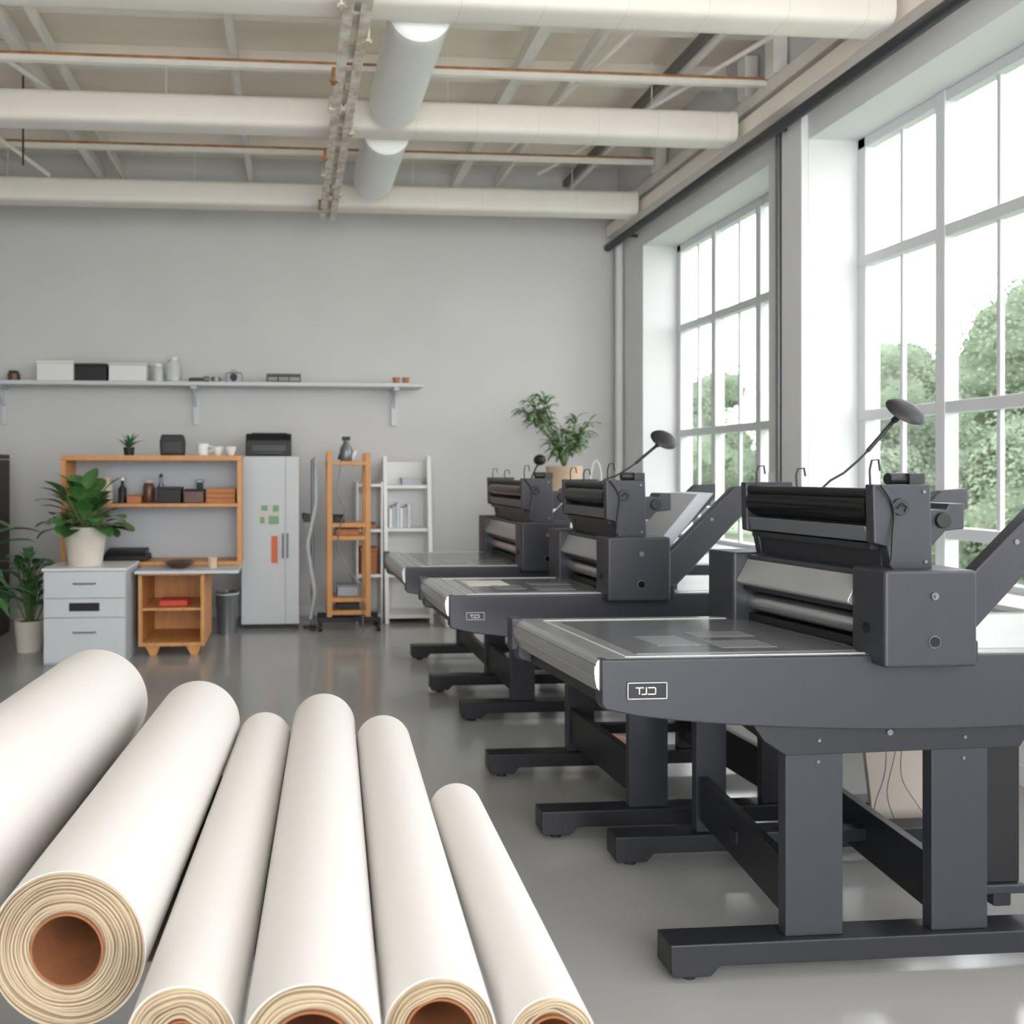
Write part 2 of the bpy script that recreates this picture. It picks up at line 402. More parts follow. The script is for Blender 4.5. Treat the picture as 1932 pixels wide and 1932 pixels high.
    G().cyl((hx + .02, .055, 1.435), (hx + .02, D - .08, 1.435), .015, seg=12).shear(k).obj('guide_bar', M_BLKM, hd)
    G().prism([(hx + .005, 1.335), (hx + .07, 1.335), (hx + .07, 1.282), (hx + .02, 1.288)], 'y', .055, D - .08).shear(k).obj('scale_strip', M_GREYP, hd, bevel=.003)
    G().box(hx + .025, hx + .07, .055, D - .08, 1.264, 1.282).shear(k).obj('blade_holder', M_DARK2, hd)
    g = G(); g.cyl((hx + .085, .012, 1.395), (hx + .085, .021, 1.395), .026, seg=24)
    g.obj('dial', M_DARK2, hd, bevel=.002)
    G().tube([(hx + .07, .01, 1.39), (hx + .085, .008, 1.405), (hx + .10, .01, 1.395), (hx + .095, .01, 1.38)], .003, 6).obj('dial_lever', M_BLKM, hd)
    G().cyl((hx + .16, .016, 1.44), (hx + .16, .021, 1.44), .005, seg=12).obj('screw', M_STEEL, hd)
    G().cyl((hx + .165, .016, 1.23), (hx + .165, .021, 1.23), .005, seg=12).obj('screw', M_STEEL, hd)
    G().prism([(hx + .18, 1.385), (hx + .26, 1.385), (hx + .268, 1.403), (hx + .318, 1.403), (hx + .318, 1.325), (hx + .25, 1.318), (hx + .22, 1.285), (hx + .18, 1.28)], 'y', .05, .15).obj('motor_bracket', M_DARK, hd, bevel=.005, seg=3)
    G().cyl((hx + .245, .040, 1.352), (hx + .245, .055, 1.352), .024, seg=24).obj('motor_knob', M_BLKM, hd, bevel=.003)
    g = G(); g.cyl((hx + .1, .09, 1.478), (hx + .16, .09, 1.478), .019, seg=20); g.box(hx + .15, hx + .2, .06, .12, 1.458, 1.495)
    g.obj('top_clamp', M_DARK2, hd, bevel=.003)
    for yy, hh in ((.06, .075), (D * .55, .05), (D - .1, .06)):
        xx = hx + .03
        G().tube([(xx, yy, 1.43), (xx - .003, yy, 1.46 + hh * .6), (xx + .004, yy, 1.46 + hh), (xx + .025, yy, 1.462 + hh), (xx + .03, yy, 1.45 + hh * .7)], .003, 6).shear(k).obj('wire_hook', M_BLKM, hd)
    pts = []
    for i in range(25):
        f = i / 24
        pts.append((hx + .015 + .05 * math.sin(f * 3.1) + .010 * math.sin(f * 8), .008 + .006 * math.sin(f * 5) - (.045 if f > .93 else 0) * (f - .93) / .07, 1.46 - .26 * f))
    G().tube(pts, .0035, 8).obj('cable', M_BLKM, hd)
    if lamp:
        lm = bpy.data.objects.new('work_lamp', None); COL.objects.link(lm); lm.parent = t
        b0 = Vector((hx + .10, D * .6, 1.44)); tip = b0 + Vector((.25, -.03, .245)) + Vector(lampoff)
        dv = tip - b0
        arm = [b0 + dv * f + Vector((0, 0, zz)) for f, zz in ((0, 0), (.12, .0), (.3, -.018), (.5, -.022), (.62, -.02), (.75, -.008), (1, 0))]
        G().tube(arm, .004, 8).obj('lamp_arm', M_BLKM, lm)
        G().cyl(arm[4], tip, .007, seg=10).obj('lamp_sleeve', M_BLKM, lm)
        n = Vector((.12, -.70, .68)).normalized()
        sh = G().lathe([(0, .016), (.03, .014), (.052, .009), (.062, 0), (.066, -.006), (.062, -.008), (.045, -.014), (.02, -.02), (0, -.022)], seg=40).obj('lamp_shade', M_BLKM, lm)
        sh.rotation_euler = n.to_track_quat('Z', 'Y').to_euler(); sh.location = tip + Vector((.02, -.02, .025))
        G().cyl(tip - Vector((.01, 0, .01)), tip + Vector((.01, -.008, .012)), .011, seg=12).obj('lamp_joint', M_BLKM, lm)
    # tilted outfeed tray
    tr = bpy.data.objects.new('outfeed_tray', None); COL.objects.link(tr); tr.parent = t
    ax = bx + W + .02
    arm2 = [(ax, .96), (ax + .02, 1.10), (ax + .36, 1.43), (ax + .47, 1.44), (ax + .47, 1.37), (ax + .09, .98), (ax + .09, .95)]
    for ya in (.10, D - .14):
        G().prism(arm2, 'y', ya, ya + .045).obj('tray_arm', M_DARK, tr, bevel=.008, seg=3)
        G().cyl((ax + .25, ya - .003, 1.28), (ax + .25, ya + .002, 1.28), .008, seg=16).obj('arm_bolt', M_STEEL, tr)
    if paper:
        G().prism([(ax - .02, 1.11), (ax + .22, 1.395), (ax + .30, 1.40), (ax + .06, 1.115)], 'y', .17, D - .15).obj('sloping_sheet', M_CABG2, tr, bevel=.003)
    # stand
    st = bpy.data.objects.new('stand', None); COL.objects.link(st); st.parent = t
    lx = [a - x0 for a in legsx]
    fx1 = min(lx[1] + wide + .55, L - .05)
    zf = .115
    for i, (fy, fxw, ls, fw_) in enumerate(feet):
        f0 = fxw - x0; ya, yb = fy - y0, fy - y0 + .09
        pts = [(f0, zf), (fx1, zf), (fx1, .02), (fx1 - .13, .02), (fx1 - .15, .048), (f0 + .15, .048), (f0 + .135, .03), (f0 + .12, .018), (f0 + .01, .018), (f0, .03)]
        G().prism(pts, 'y', ya, yb).obj('foot', M_DARK2, st, bevel=.005, seg=2)
        for cx in (f0 + .07, fx1 - .07):
            G().cyl((cx, ya + .045, 0), (cx, ya + .045, .02), .026, seg=20).obj('levelling_pad', M_BLKM, st)
        for q, lxx in enumerate(lx):
            zz = .80 if 0 <= ya and yb <= D else .74
            G().box(lxx + ls, lxx + ls + fw_, ya + .02, ya + .058, zf, zz).obj('leg', M_DARK, st, bevel=.004)
    ya0 = feet[0][0] - y0; ya1 = feet[1][0] - y0
    ap = lx[0] + feet[0][2]
    G().prism([(ap - .14, .80), (lx[1] + wide + .2, .80), (lx[1] + wide + .1, .665), (ap, .655), (ap - .07, .70)], 'y', ya0 + .015, max(ya0 + .05, .06)).obj('apron', M_DARK2, st, bevel=.004)
    G().box(ap, lx[1] + wide, ya1 + .03, ya1 + .07, .66, .80).obj('apron', M_DARK2, st, bevel=.004)
    def rail(i, j, lxx, za, zb):
        xa = lxx + feet[i][2] + .015; xb = lxx + feet[j][2] + .015
        a_ = feet[i][0] - y0 + .058; b_ = feet[j][0] - y0 + .02
        G().prism([(xa, a_), (xa + .035, a_), (xb + .035, b_), (xb, b_)], 'z', za, zb).obj('side_rail', M_DARK2, st, bevel=.004)
    for lxx in lx:
        rail(0, 1, lxx, .64, .74); rail(0, 1, lxx, .16, .33)
        if len(feet) > 2: rail(1, 2, lxx, .16, .27)
    for q, lxx in enumerate(lx):
        for zz in (.635, .70):
            yb_ = ya0 + (.02 if zz < .65 else .015)
            G().cyl((lxx + feet[0][2] + wide * .5 + .01, yb_ - .004, zz), (lxx + feet[0][2] + wide * .5 + .01, yb_ + .006, zz), .005, seg=12).obj('bolt', M_STEEL, st)
    G().cyl(((lx[0] + lx[1] + wide) / 2, ya0 + .009, .72), ((lx[0] + lx[1] + wide) / 2, ya0 + .02, .72), .009, seg=16).obj('bolt', M_STEEL, st)
    # linkage under the bed
    xm = (lx[0] + wide + lx[1]) * .5
    lk = bpy.data.objects.new('lift_linkage', None); COL.objects.link(lk); lk.parent = t
    yy = D * .75
    for d_ in (-.02, .03):
        G().cyl((xm - .06 + d_, yy, .80), (xm + .0 + d_, yy - .1, .36), .011, seg=12).obj('piston_rod', M_BLKM, lk)
    G().cyl((xm - .03, yy - .07, .52), (xm + .02, yy - .11, .30), .022, seg=16).obj('piston', M_DARK2, lk)
    g = G(); g.box(xm - .07, xm + .1, yy - .14, yy - .05, .27, .305); g.cyl((xm - .03, yy - .16, .30), (xm - .03, yy - .05, .30), .022, seg=12)
    g.box(xm - .02, xm + .0, yy - .14, yy - .1, .24, .32)
    g.obj('pivot_bracket', M_BLKM, lk, bevel=.005)
    G().box(lx[0] + .05, lx[1] + .1, yy - .12, yy - .07, .22, .265).obj('cross_beam', M_DARK2, lk, bevel=.005)
    if plate:
        px = .075; npz = .865; cc = (px, 0, npz)
        pl = G().box(px, px + .118, -.004, .002, npz - .024, npz + .024).scale(plate, cc).obj('name_plate', M_BLK, t, bevel=.003)
        g = G(); e = .0018
        for (a, b, c, d) in ((px, px + .118, npz + .0222, npz + .024), (px, px + .118, npz - .024, npz - .0222), (px, px + e, npz - .024, npz + .024), (px + .118 - e, px + .118, npz - .024, npz + .024)):
            g.box(a, b, -.0055, -.003, c, d)
        g.scale(plate, cc).obj('plate_border', M_GLYPH, pl)
        g = G(); zz = npz; q = px + .024; u = .0014
        g.box(q, q + .024, -.0055, -.003, zz + .009 - u, zz + .009 + u); g.box(q + .011 - u, q + .011 + u, -.0055, -.003, zz - .010, zz + .009)
        g.box(q + .032 - u, q + .032 + u, -.0055, -.003, zz - .010, zz + .009 + u); g.box(q + .018, q + .032, -.0055, -.003, zz - .010 - u, zz - .010 + u)
        g.box(q + .037, q + .058, -.0055, -.003, zz + .009 - u, zz + .009 + u); g.box(q + .037, q + .058, -.0055, -.003, zz - .010 - u, zz - .010 + u); g.box(q + .058, q + .058 + 2 * u, -.0055, -.003, zz - .009, zz + .008)
        g.scale(plate, cc).obj('plate_letters', M_GLYPH, pl)
    return t

m1 = machine(.895, 2.243, 2.12, .66, .82, -.11, -.17, (1.467, 1.927), [(2.25, 1.105, 0, .18), (2.93, 1.224, .083, .12)], .18)
m2 = machine(.691, 3.45, 2.15, .60, .692, -.035, -.05, (1.36, 1.93), [(3.17, 1.015, .03, .165), (3.83, .966, 0, .14)], .165, paper=True, lampoff=(.04, 0, -.05), plate=.68)
m3 = machine(.648, 4.5, 2.15, .86, .66, -.01, -.02, (1.32, 2.0), [(4.70, 1.019, 0, .15), (5.33, .94, 0, .14), (6.27, .953, 0, .14)], .15, lamp=False, plate=0)

t = thing('cable_chain_column', 'black ribbed vertical column beside the press legs', 'machine part', (2.2, 2.36, .14))
G().box(-.02, .10, 0, .10, .06, .53).obj('column_body', M_BLKM, t, bevel=.008, seg=3)
g = G()
for i in range(4): g.box(-.024, -.018, .01 + i * .024, .02 + i * .024, .08, .51)
g.obj('rib', M_DARK2, t).__setitem__('kind', 'stuff')
G().box(-.03, .11, -.01, .11, .53, .56).obj('end_cap', M_DARK, t, bevel=.006)
G().box(-.03, .11, -.01, .11, .03, .06).obj('end_cap', M_DARK, t, bevel=.006)
g = G(); g.box(.03, .09, .02, .08, -.025, .03)
g.obj('foot_block', M_DARK, t, bevel=.006)

t = thing('leaning_board', 'pale board leaning behind the press legs', 'board', (2.38, 3.09, 0), 0)
G().prism([(0, 0), (.02, 0), (.12, .60), (.10, .60)], 'x', 0, .36).obj('board_panel', M_BEIGE, t, bevel=.003)
for j in range(3):
    pts = []
    for i in range(24):
        f = i / 23
        pts.append((2.30 + .12 * f + .09 * j + .06 * math.sin(f * 5 + j), 3.06 + .01 * j, .60 * (1 - f) + .0015 + .05 * math.sin(f * 9) * (1 - f)))
    G().tube(pts, .0013, 6).obj('loose_cable', M_BLKM, label='thin loose black cable hanging down to the floor', cat='cable', group='loose cables')
t = thing('paper_bundle', 'pinkish crumpled printed paper bundle on the floor', 'paper', (1.75, 4.2, 0), .3)
G().ball((0, 0, .03), .12, (1.2, .9, .25), 3, .5, 9).obj('wrapped_sheet', M_PINK, t)

# ------------------------------------------------------------------ paper rolls and their table
t = thing('work_table', 'low brown-grey table carrying the paper rolls', 'table', (-.3, 1.85, 0))
G().box(-.62, .655, -.45, .40, .615, .65).obj('table_top', M_TABLE, t, bevel=.004)
for x in (-.57, .5):
    for y in (-.37, .35):
        G().box(x, x + .05, y - .025, y + .025, 0, .615).obj('leg', M_TABLE, t, bevel=.003)
ROLLS = [((-.667, 1.22), (-.590, 2.447), .157, .45), ((-.342, 1.24), (-.270, 2.345), .120, .44), ((-.149, 1.09), (-.0765, 2.32), .076, .36),
         ((.026, 1.03), (.0964, 2.38), .093, .60), ((.204, 1.08), (.2610, 2.258), .0775, .60), ((.360, 1.075), (.382, 1.832), .062, .55)]
for i, (a, b, R, hole) in enumerate(ROLLS):
    dx, dy = b[0] - a[0], b[1] - a[1]; L = math.hypot(dx, dy)
    lab = ('extra thick' if R > .14 else 'thick' if R > .1 else 'medium' if R > .08 else 'slim') + ' roll of white paper lying on the table'
    t = thing('paper_roll', lab, 'paper roll', (a[0], a[1], .65), -math.atan2(dx, dy), group='rolls of white paper')
    rc = R * hole
    G().lathe([(R - .0012, .0015), (R, .0015), (R, L - .0008), (R - .0012, L - .0008)], (0, 0, R), 'y', 96, close=True).obj('outer_sheet', M_PAPER, t)
    n = max(5, int((R - rc) / .0050)); st = (R - .0014 - rc - .004) / n
    r = R - .0014; prof = [(r, L * .5)]
    ri = random.Random(i + 3)
    for j in range(n):
        h = ri.uniform(-.003, .004); s1 = st * ri.uniform(.7, 1.0)
        prof += [(r, .001 + h), (r - s1 * .35, h - .0005), (r - s1 * .82, .001 + h), (r - s1 * .86, .010), (r - st * .99, .010)]
        r -= st
    g = G(); g.lathe(prof + [(rc + .003, .004), (rc + .003, L * .5)], (0, 0, R), 'y', 128, wob=.007)
    g.obj('wound_layers', M_PAPEREND, t)
    pf = [(R - .0014, L * .5), (R - .0014, L - .002), (R * .8, L - .004), (rc + .003, L - .003), (rc + .003, L * .5)]
    G().lathe(pf, (0, 0, R), 'y', 64).obj('wound_layers', M_PAPEREND, t)
    G().lathe([(rc + .003, -.001), (rc, -.001), (rc, L - .003), (rc + .003, L - .003)], (0, 0, R), 'y', 64, close=True).obj('cardboard_core', M_CORE, t)
    G().lathe([(0, L * .55), (rc, L * .55), (rc, L * .56), (0, L * .56)], (0, 0, R), 'y', 32).obj('core_plug', M_CORE, t)

# ------------------------------------------------------------------ wall shelf and its items
t = thing('wall_shelf', 'long white wall shelf on brackets', 'shelf', (0, 8.3, 2.36))
G().box(-3.5, 1.34, -.30, 0, 0, .04).obj('shelf_board', M_CABG, t, bevel=.004)
for x in (-2.9, -.98, 1.07):
    g = G(); g.box(x - .03, x + .03, -.03, 0, -.38, 0); g.box(x - .03, x + .03, -.26, 0, -.03, 0)
    g.prism([(-.03, -.20), (-.22, -.03), (-.03, -.03)], 'x', x - .012, x + .012)
    g.obj('bracket', M_CABG, t, bevel=.004)
ZSH = 2.4
def sbox(x, y, z, w, d, h, m, lm, name, label, cat, grp=None):
    t = thing(name, label, cat, (x, y, z), group=grp)
    G().box(-w/2, w/2, -d/2, d/2, 0, h * .86).obj('body', m, t, bevel=.006)
    G().box(-w/2 - .006, w/2 + .006, -d/2 - .006, d/2 + .006, h * .86, h).obj('lid', lm, t, bevel=.005)
    return t
def jar(x, y, z, r, h, m, lm, name='jar', label='jar with lid on shelf', cat='jar'):
    t = thing(name, label, cat, (x, y, z))
    G().lathe([(r * .85, 0), (r, h * .06), (r, h * .72), (r * .75, h * .84), (r * .7, h * .86)], seg=24).obj('body', m, t)
    G().lathe([(r * .8, h * .86), (r * .8, h), (r * .6, h)], seg=24).obj('lid', lm, t)
    return t
def bottle(x, y, z, r, h, m, lm, label):
    t = thing('bottle', label, 'bottle', (x, y, z))
    G().lathe([(r, 0), (r, h * .55), (r * .4, h * .72), (r * .35, h * .9)], seg=20).obj('body', m, t)
    G().lathe([(r * .45, h * .88), (r * .45, h), (r * .3, h)], seg=16).obj('cap', lm, t)
def printer(x, y, z, w, d, h, label):
    t = thing('printer', label, 'printer', (x, y, z))
    g = G().prism([(-d/2, .0), (d/2, 0), (d/2, h * .95), (d/2 - .05, h), (-d/2 + .06, h), (-d/2, h * .7)], 'x', -w/2, w/2)
    g.obj('body', M_BLKM, t, bevel=.012, seg=3)
    G().box(-w * .38, w * .38, -d/2 - .008, -d/2 + .01, h * .2, h * .5).obj('paper_slot', M_DARK2, t, bevel=.003)
    G().box(-w * .3, w * .3, -d/2 - .03, -d/2 + .01, h * .12, h * .16).obj('output_tray', M_DARK, t)
    G().box(-w * .4, w * .4, d/2 - .10, d/2 - .05, h * .98, h * 1.08).obj('lid', M_DARK2, t, bevel=.004)
sbox(-2.32, 8.12, ZSH, .355, .24, .195, M_WHITE, M_WHITE, 'storage_box', 'white lidded storage box on the wall shelf', 'box')
sbox(-1.975, 8.12, ZSH, .30, .24, .17, M_BLKM, M_DARK2, 'storage_box', 'black storage box on the wall shelf', 'box')
sbox(-1.62, 8.12, ZSH, .365, .24, .18, M_WHITE, M_CABG, 'storage_box', 'white lidded storage box on the wall shelf', 'box')
jar(-1.335, 8.1, ZSH, .05, .18, M_GLASSJ, M_WHITE, label='small white jar on the wall shelf')
jar(-1.19, 8.12, ZSH, .07, .25, M_GLASSJ, M_GLASSJ, label='tall frosted glass jar on the wall shelf')
t = thing('hand_tool', 'dark flat hand tool lying on the wall shelf', 'tool', (-.93, 8.1, ZSH))
G().box(-.1, .06, -.03, .03, 0, .045).obj('body', M_DARK2, t, bevel=.01); G().cyl((.05, 0, .035), (.1, 0, .035), .028, seg=12).obj('handle', M_STEEL, t)
t = thing('tape_roll', 'roll of grey tape lying on the wall shelf', 'tape', (-.76, 8.07, ZSH)); G().lathe([(.02, 0), (.045, 0), (.045, .05), (.02, .05)], seg=24, close=True).obj('tape', M_STEEL, t)
t = thing('camera', 'small silver camera on the wall shelf', 'camera', (-.58, 8.1, ZSH))
G().box(-.08, .08, -.03, .03, 0, .1).obj('body', M_STEEL, t, bevel=.01); G().cyl((0, -.08, .05), (0, -.03, .05), .035, seg=20).obj('lens', M_BLKM, t); G().box(-.03, .03, -.02, .02, .1, .13).obj('viewfinder', M_STEEL, t, bevel=.004)
t = thing('wire_tray', 'dark open compartment tray on the wall shelf', 'tray', (-.08, 8.1, ZSH))
g = G(); g.box(-.17, .17, -.08, .08, 0, .012)
for x in (-.17, -.06, .05, .16): g.box(x, x + .012, -.08, .08, 0, .085)
g.box(-.17, .172, -.08, -.07, .07, .085); g.box(-.17, .172, .07, .08, .07, .085)
g.obj('frame', M_DARK2, t)
for x in (1.07, 1.17):
    G().lathe([(.028, 0), (.035, .05), (.04, .065), (.034, .065), (.028, .01), (0, .01)], seg=20).obj('clay_cup', M_TERR, loc=(x, 8.1, ZSH), label='small terracotta cup on the wall shelf', cat='cup', group='terracotta cups')
jar(-2.75, 8.1, ZSH, .06, .1, M_JARB, M_BLKM, label='dark tin at the end of the wall shelf')

# ------------------------------------------------------------------ drawer cabinet
t = thing('drawer_cabinet', 'pale grey three-drawer filing cabinet with plant on top', 'cabinet', (-1.92, 6.3, 0))
G().box(0, .63, .015, .5, 0, .73).obj('body', M_CABG2, t, bevel=.004)
G().box(-.01, .64, -.005, .51, .73, .75).obj('worktop', M_WHITE, t, bevel=.004)
for z0, z1, hk in ((.52, .725, 'bar'), (.37, .515, 'slot'), (.02, .365, 'bar')):
    d = G().box(.006, .624, 0, .015, z0, z1).obj('drawer', M_CABG, t, bevel=.003)
    zc = z0 + (z1 - z0) * (.55 if z1 - z0 < .3 else .68)
    if hk == 'bar': G().tube([(.23, 0, zc), (.235, -.02, zc), (.395, -.02, zc), (.40, 0, zc)], .006, 8).obj('handle', M_STEEL, d)
    else: G().box(.20, .43, -.004, .002, zc - .032, zc + .032).obj('slot', M_BLKM, d)
# ------------------------------------------------------------------ wooden side cabinet + worktop + hutch
t = thing('side_cabinet', 'orange wooden open cabinet with two shelves and short legs', 'cabinet', (-1.24, 6.55, 0))
g = G(); g.box(0, .03, 0, .6, .08, .655); g.box(.50, .53, 0, .6, .08, .655); g.box(.031, .499, .575, .6, .111, .654)
g.box(.0, .53, 0, .6, .656, .675); g.box(.031, .499, 0.0, .6, .08, .11)
g.obj('body', M_WOOD, t, bevel=.002)
G().box(.031, .499, .01, .57, .37, .39).obj('shelf', M_WOOD, t)
for x in (.05, .38):
    for y in (.02, .48):
        G().prism([(x, .08), (x + .12, .08), (x + .09, 0), (x + .04, 0)], 'y', y, y + .06).obj('leg', M_WOOD, t, bevel=.003)
G().box(-1.262, -.43, 6.5, 7.28, .675, .70).obj('worktop', M_CABG, bevel=.003, label='thin pale worktop resting on the wooden cabinet', cat='worktop')
t = thing('shelf_hutch', 'orange wooden open shelf hutch standing on worktop', 'shelf', (-1.94, 6.85, .70))
g = G(); g.box(0, .04, 0, .35, -.70, .894); g.box(1.475, 1.51, 0, .35, 0, .894); g.box(0, 1.51, 0, .35, .895, .94)
g.obj('frame', M_WOOD, t, bevel=.003)
G().box(.04, 1.475, .01, .33, .50, .53).obj('shelf', M_WOOD, t, bevel=.003)
G().box(.04, 1.475, .0, .33, 0.002, .035).obj('shelf', M_WOOD, t, bevel=.003)
G().box(.04, 1.475, .335, .35, 0.0, .894).obj('back_panel', M_CABG2, t)
zs = 1.23
jar(-1.62, 7.0, zs, .08, .22, M_POT, M_POTB, label='cream ceramic jar on the hutch shelf')
bottle(-1.46, 7.0, zs, .035, .22, M_BLKM, M_WHITE, 'dark bottle with white label on hutch shelf')
sbox(-1.35, 7.0, zs, .12, .14, .07, M_TERR, M_TERR, 'small_box', 'small brown box on hutch shelf', 'box')
jar(-1.235, 7.0, zs, .05, .2, M_JARB, M_BEIGE, label='brown jar with pale lid on hutch shelf')
sbox(-1.05, 7.0, zs, .2, .16, .14, M_BLKM, M_DARK2, 'black_device', 'small black device on hutch shelf', 'device')
sbox(-.84, 6.98, zs, .17, .14, .12, M_JARB, M_BLKM, 'small_box', 'dark brown box on hutch shelf', 'box')
for i in range(3):
    G().box(-.125, .125, -.09, .09, 0, .042).obj('wooden_tray', M_TERR, bevel=.006, loc=(-.61, 7.0, zs + .043 * i), label='small terracotta coloured tray stacked on hutch shelf', cat='tray', group='stacked trays')
sbox(-.81, 7.12, zs, .05, .05, .2, M_BLKM, M_STEEL, 'canister', 'narrow black canister on hutch shelf', 'canister')
bottle(-1.15, 7.12, zs, .03, .25, M_STEEL, M_BLKM, 'steel bottle on hutch shelf')
zt2 = 1.642
t = thing('speaker', 'black rounded desktop speaker on the hutch', 'speaker', (-1.03, 7.0, zt2))
G().prism([(-.1, 0), (.1, 0), (.105, .12), (.09, .18), (-.09, .18), (-.105, .12)], 'y', -.06, .06).obj('body', M_BLKM, t, bevel=.012, seg=3)
G().box(-.08, .08, -.066, -.058, .02, .12).obj('grille', M_DARK2, t, bevel=.003)
t = thing('white_mug', 'white mug on the hutch', 'mug', (-.77, 6.98, zt2))
G().lathe([(.045, 0), (.05, .02), (.05, .10), (.045, .10), (.043, .02), (0, .02)], seg=24).obj('body', M_WHITE, t)
G().tube([(.048, 0, .08), (.08, 0, .075), (.085, 0, .045), (.05, 0, .03)], .007, 8).obj('handle', M_WHITE, t)
for i, x in enumerate((-.64, -.53)):
    G().lathe([(.025, 0), (.045, .05), (.05, .075), (.045, .075), (.025, .01), (0, .01)], seg=24).obj('white_bowl', M_WHITE, loc=(x, 6.98, zt2), label='small white bowl on the hutch', cat='bowl', group='white bowls')
t = thing('black_scanner', 'flat black device lying on the hutch board', 'device', (-1.42, 7.0, .737))
G().box(-.19, .19, -.14, .12, 0, .05).obj('body', M_BLKM, t, bevel=.012, seg=3); G().prism([(-.1, .05), (.1, .05), (.1, .10), (-.06, .075)], 'x', -.17, .17).obj('lid', M_DARK2, t, bevel=.006)
t = thing('wooden_bowl', 'shallow brown wooden bowl on the worktop', 'bowl', (-.93, 6.70, .70)); G().lathe([(.06, 0), (.12, .045), (.13, .055), (.12, .055), (.05, .01), (0, .01)], seg=28).obj('bowl', M_JARB, t)
G().lathe([(.035, 0), (.04, .07), (.045, .09), (.038, .09), (.03, .01), (0, .01)], seg=20).obj('pale_cup', M_POTB, loc=(-.66, 6.7, .70), label='pale ceramic cup on the worktop', cat='cup')
t = thing('folded_cloth', 'folded red cloth on the cabinet shelf', 'cloth', (-.97, 6.7, .39))
G().box(-.12, .12, -.1, .1, 0, .055).obj('cloth', M_RED, t, bevel=.02, seg=3)
t = thing('waste_bin', 'grey cylindrical waste bin on the floor', 'bin', (-.60, 7.45, 0))
G().lathe([(0, 0), (.085, 0), (.105, .38), (.11, .39), (.1, .39), (.08, .02), (0, .02)], seg=32).obj('bin_body', M_STEEL, t); G().lathe([(.108, .365), (.114, .365), (.114, .38), (.108, .38)], seg=32, close=True).obj('rim', M_CABG2, t)

# ------------------------------------------------------------------ fridge
t = thing('refrigerator', 'pale grey refrigerator with notes and vertical handles', 'refrigerator', (-.477, 7.6, 0))
G().box(0, .55, .035, .6, .04, 1.65).obj('body', M_CABG2, t, bevel=.01, seg=3)
G().box(.03, .52, .06, .58, 0, .04).obj('plinth', M_BLKM, t)
d1 = G().box(.002, .4175, 0, .035, .05, 1.645).obj('door', M_CABG, t, bevel=.003, seg=3)
d2 = G().box(.4195, .548, 0, .035, .05, 1.645).obj('door', M_CABG, t, bevel=.003, seg=3)
G().tube([(.395, 0, .91), (.395, -.03, .90), (.395, -.03, .69), (.395, 0, .68)], .007, 8).obj('handle', M_STEEL, d1)
G().tube([(.44, 0, .91), (.44, -.03, .90), (.44, -.03, .69), (.44, 0, .68)], .007, 8).obj('handle', M_STEEL, d2)
for a in ((.165, .255, 1.10, 1.185), (.262, .36, 1.09, 1.185), (.17, .25, 1.0, 1.09)):
    G().box(a[0], a[1], -.003, .001, a[2], a[3]).obj('note', M_POT, d1)
for a in ((.19, .25, 1.13, 1.18), (.30, .355, 1.12, 1.18), (.26, .355, 1.0, 1.08), (.18, .22, 1.01, 1.07)):
    G().box(a[0], a[1], -.005, -.002, a[2], a[3]).obj('green_note', M_GREEN, d1)
g = G(); g.box(.285, .345, -.004, .001, .63, .89); g.obj('orange_strip', M_ORANGE, d1)
printer(-.22, 7.86, 1.65, .44, .36, .22, 'black desktop printer standing on the refrigerator')

# ------------------------------------------------------------------ rolling wooden rack
t = thing('rolling_rack', 'orange wooden rolling rack with narrow shelves', 'rack', (.33, 7.42, 0))
Wd = .41
g = G()
for x in (0, Wd - .05):
    g.box(x, x + .05, 0, .04, .14, 1.70 - (.02 if x else 0)); g.box(x, x + .05, .3, .34, .14, 1.68)
    g.box(x + .002, x + .048, .041, .299, .16, .20); g.box(x + .002, x + .048, .041, .299, 1.55, 1.6)
g.obj('frame', M_WOOD, t, bevel=.004)
for z in (.16, .28, .86, .98, 1.56): G().box(.05, Wd - .05, 0, .34, z, z + .04).obj('shelf', M_WOOD, t, bevel=.003)
G().box(-.08, Wd + .1, .02, .06, .09, .13).obj('base_bar', M_BLKM, t, bevel=.004); G().box(-.08, Wd + .1, .28, .32, .09, .13).obj('base_bar', M_BLKM, t, bevel=.004)
for x in (-.06, Wd + .08):
    for y in (.04, .30):
        g = G(); g.cyl((x - .015, y, .04), (x + .015, y, .04), .04, seg=20); g.box(x - .02, x + .02, y - .012, y + .012, .04, .10)
        g.obj('caster', M_BLKM, t)
for nm, x, z, w, h, m in (('metal_box', .20, .32, .2, .11, M_STEEL), ('wooden_block', .2, .90, .22, .06, M_TERR), ('small_tool', .12, 1.02, .1, .07, M_BLKM), ('folded_bag', .2, .20, .22, .07, M_BLKM)):
    sbox(.33 + x, 7.58, z, w, .18, h, m, m, nm, nm.replace('_', ' ') + ' resting on the rolling rack shelf', 'box')
t = thing('hand_sprayer', 'silver and black hand sprayer on the rack top', 'tool', (.52, 7.58, 1.60))
G().lathe([(.05, 0), (.06, .02), (.06, .12), (.03, .17), (.025, .2)], seg=24).obj('tank', M_STEEL, t)
G().cyl((-.03, 0, .14), (-.07, 0, .02), .012, seg=10).obj('grip', M_BLKM, t); G().box(-.04, .04, -.02, .02, .2, .235).obj('head', M_BLKM, t, bevel=.006)
G().cyl((.05, 0, .02), (.09, 0, .10), .02, seg=12).obj('nozzle', M_WHITE, t)
g = G(); g.tube([(.46, 7.38, 1.6), (.42, 7.36, 1.3), (.50, 7.36, 1.15), (.44, 7.36, .95), (.42, 7.36, .80), (.55, 7.36, .55), (.65, 7.36, .45), (.66, 7.36, .2), (.66, 7.34, .006)], .006, 8)
g.obj('hose', M_STEEL, label='grey hose draped in front of the rolling rack', cat='hose')
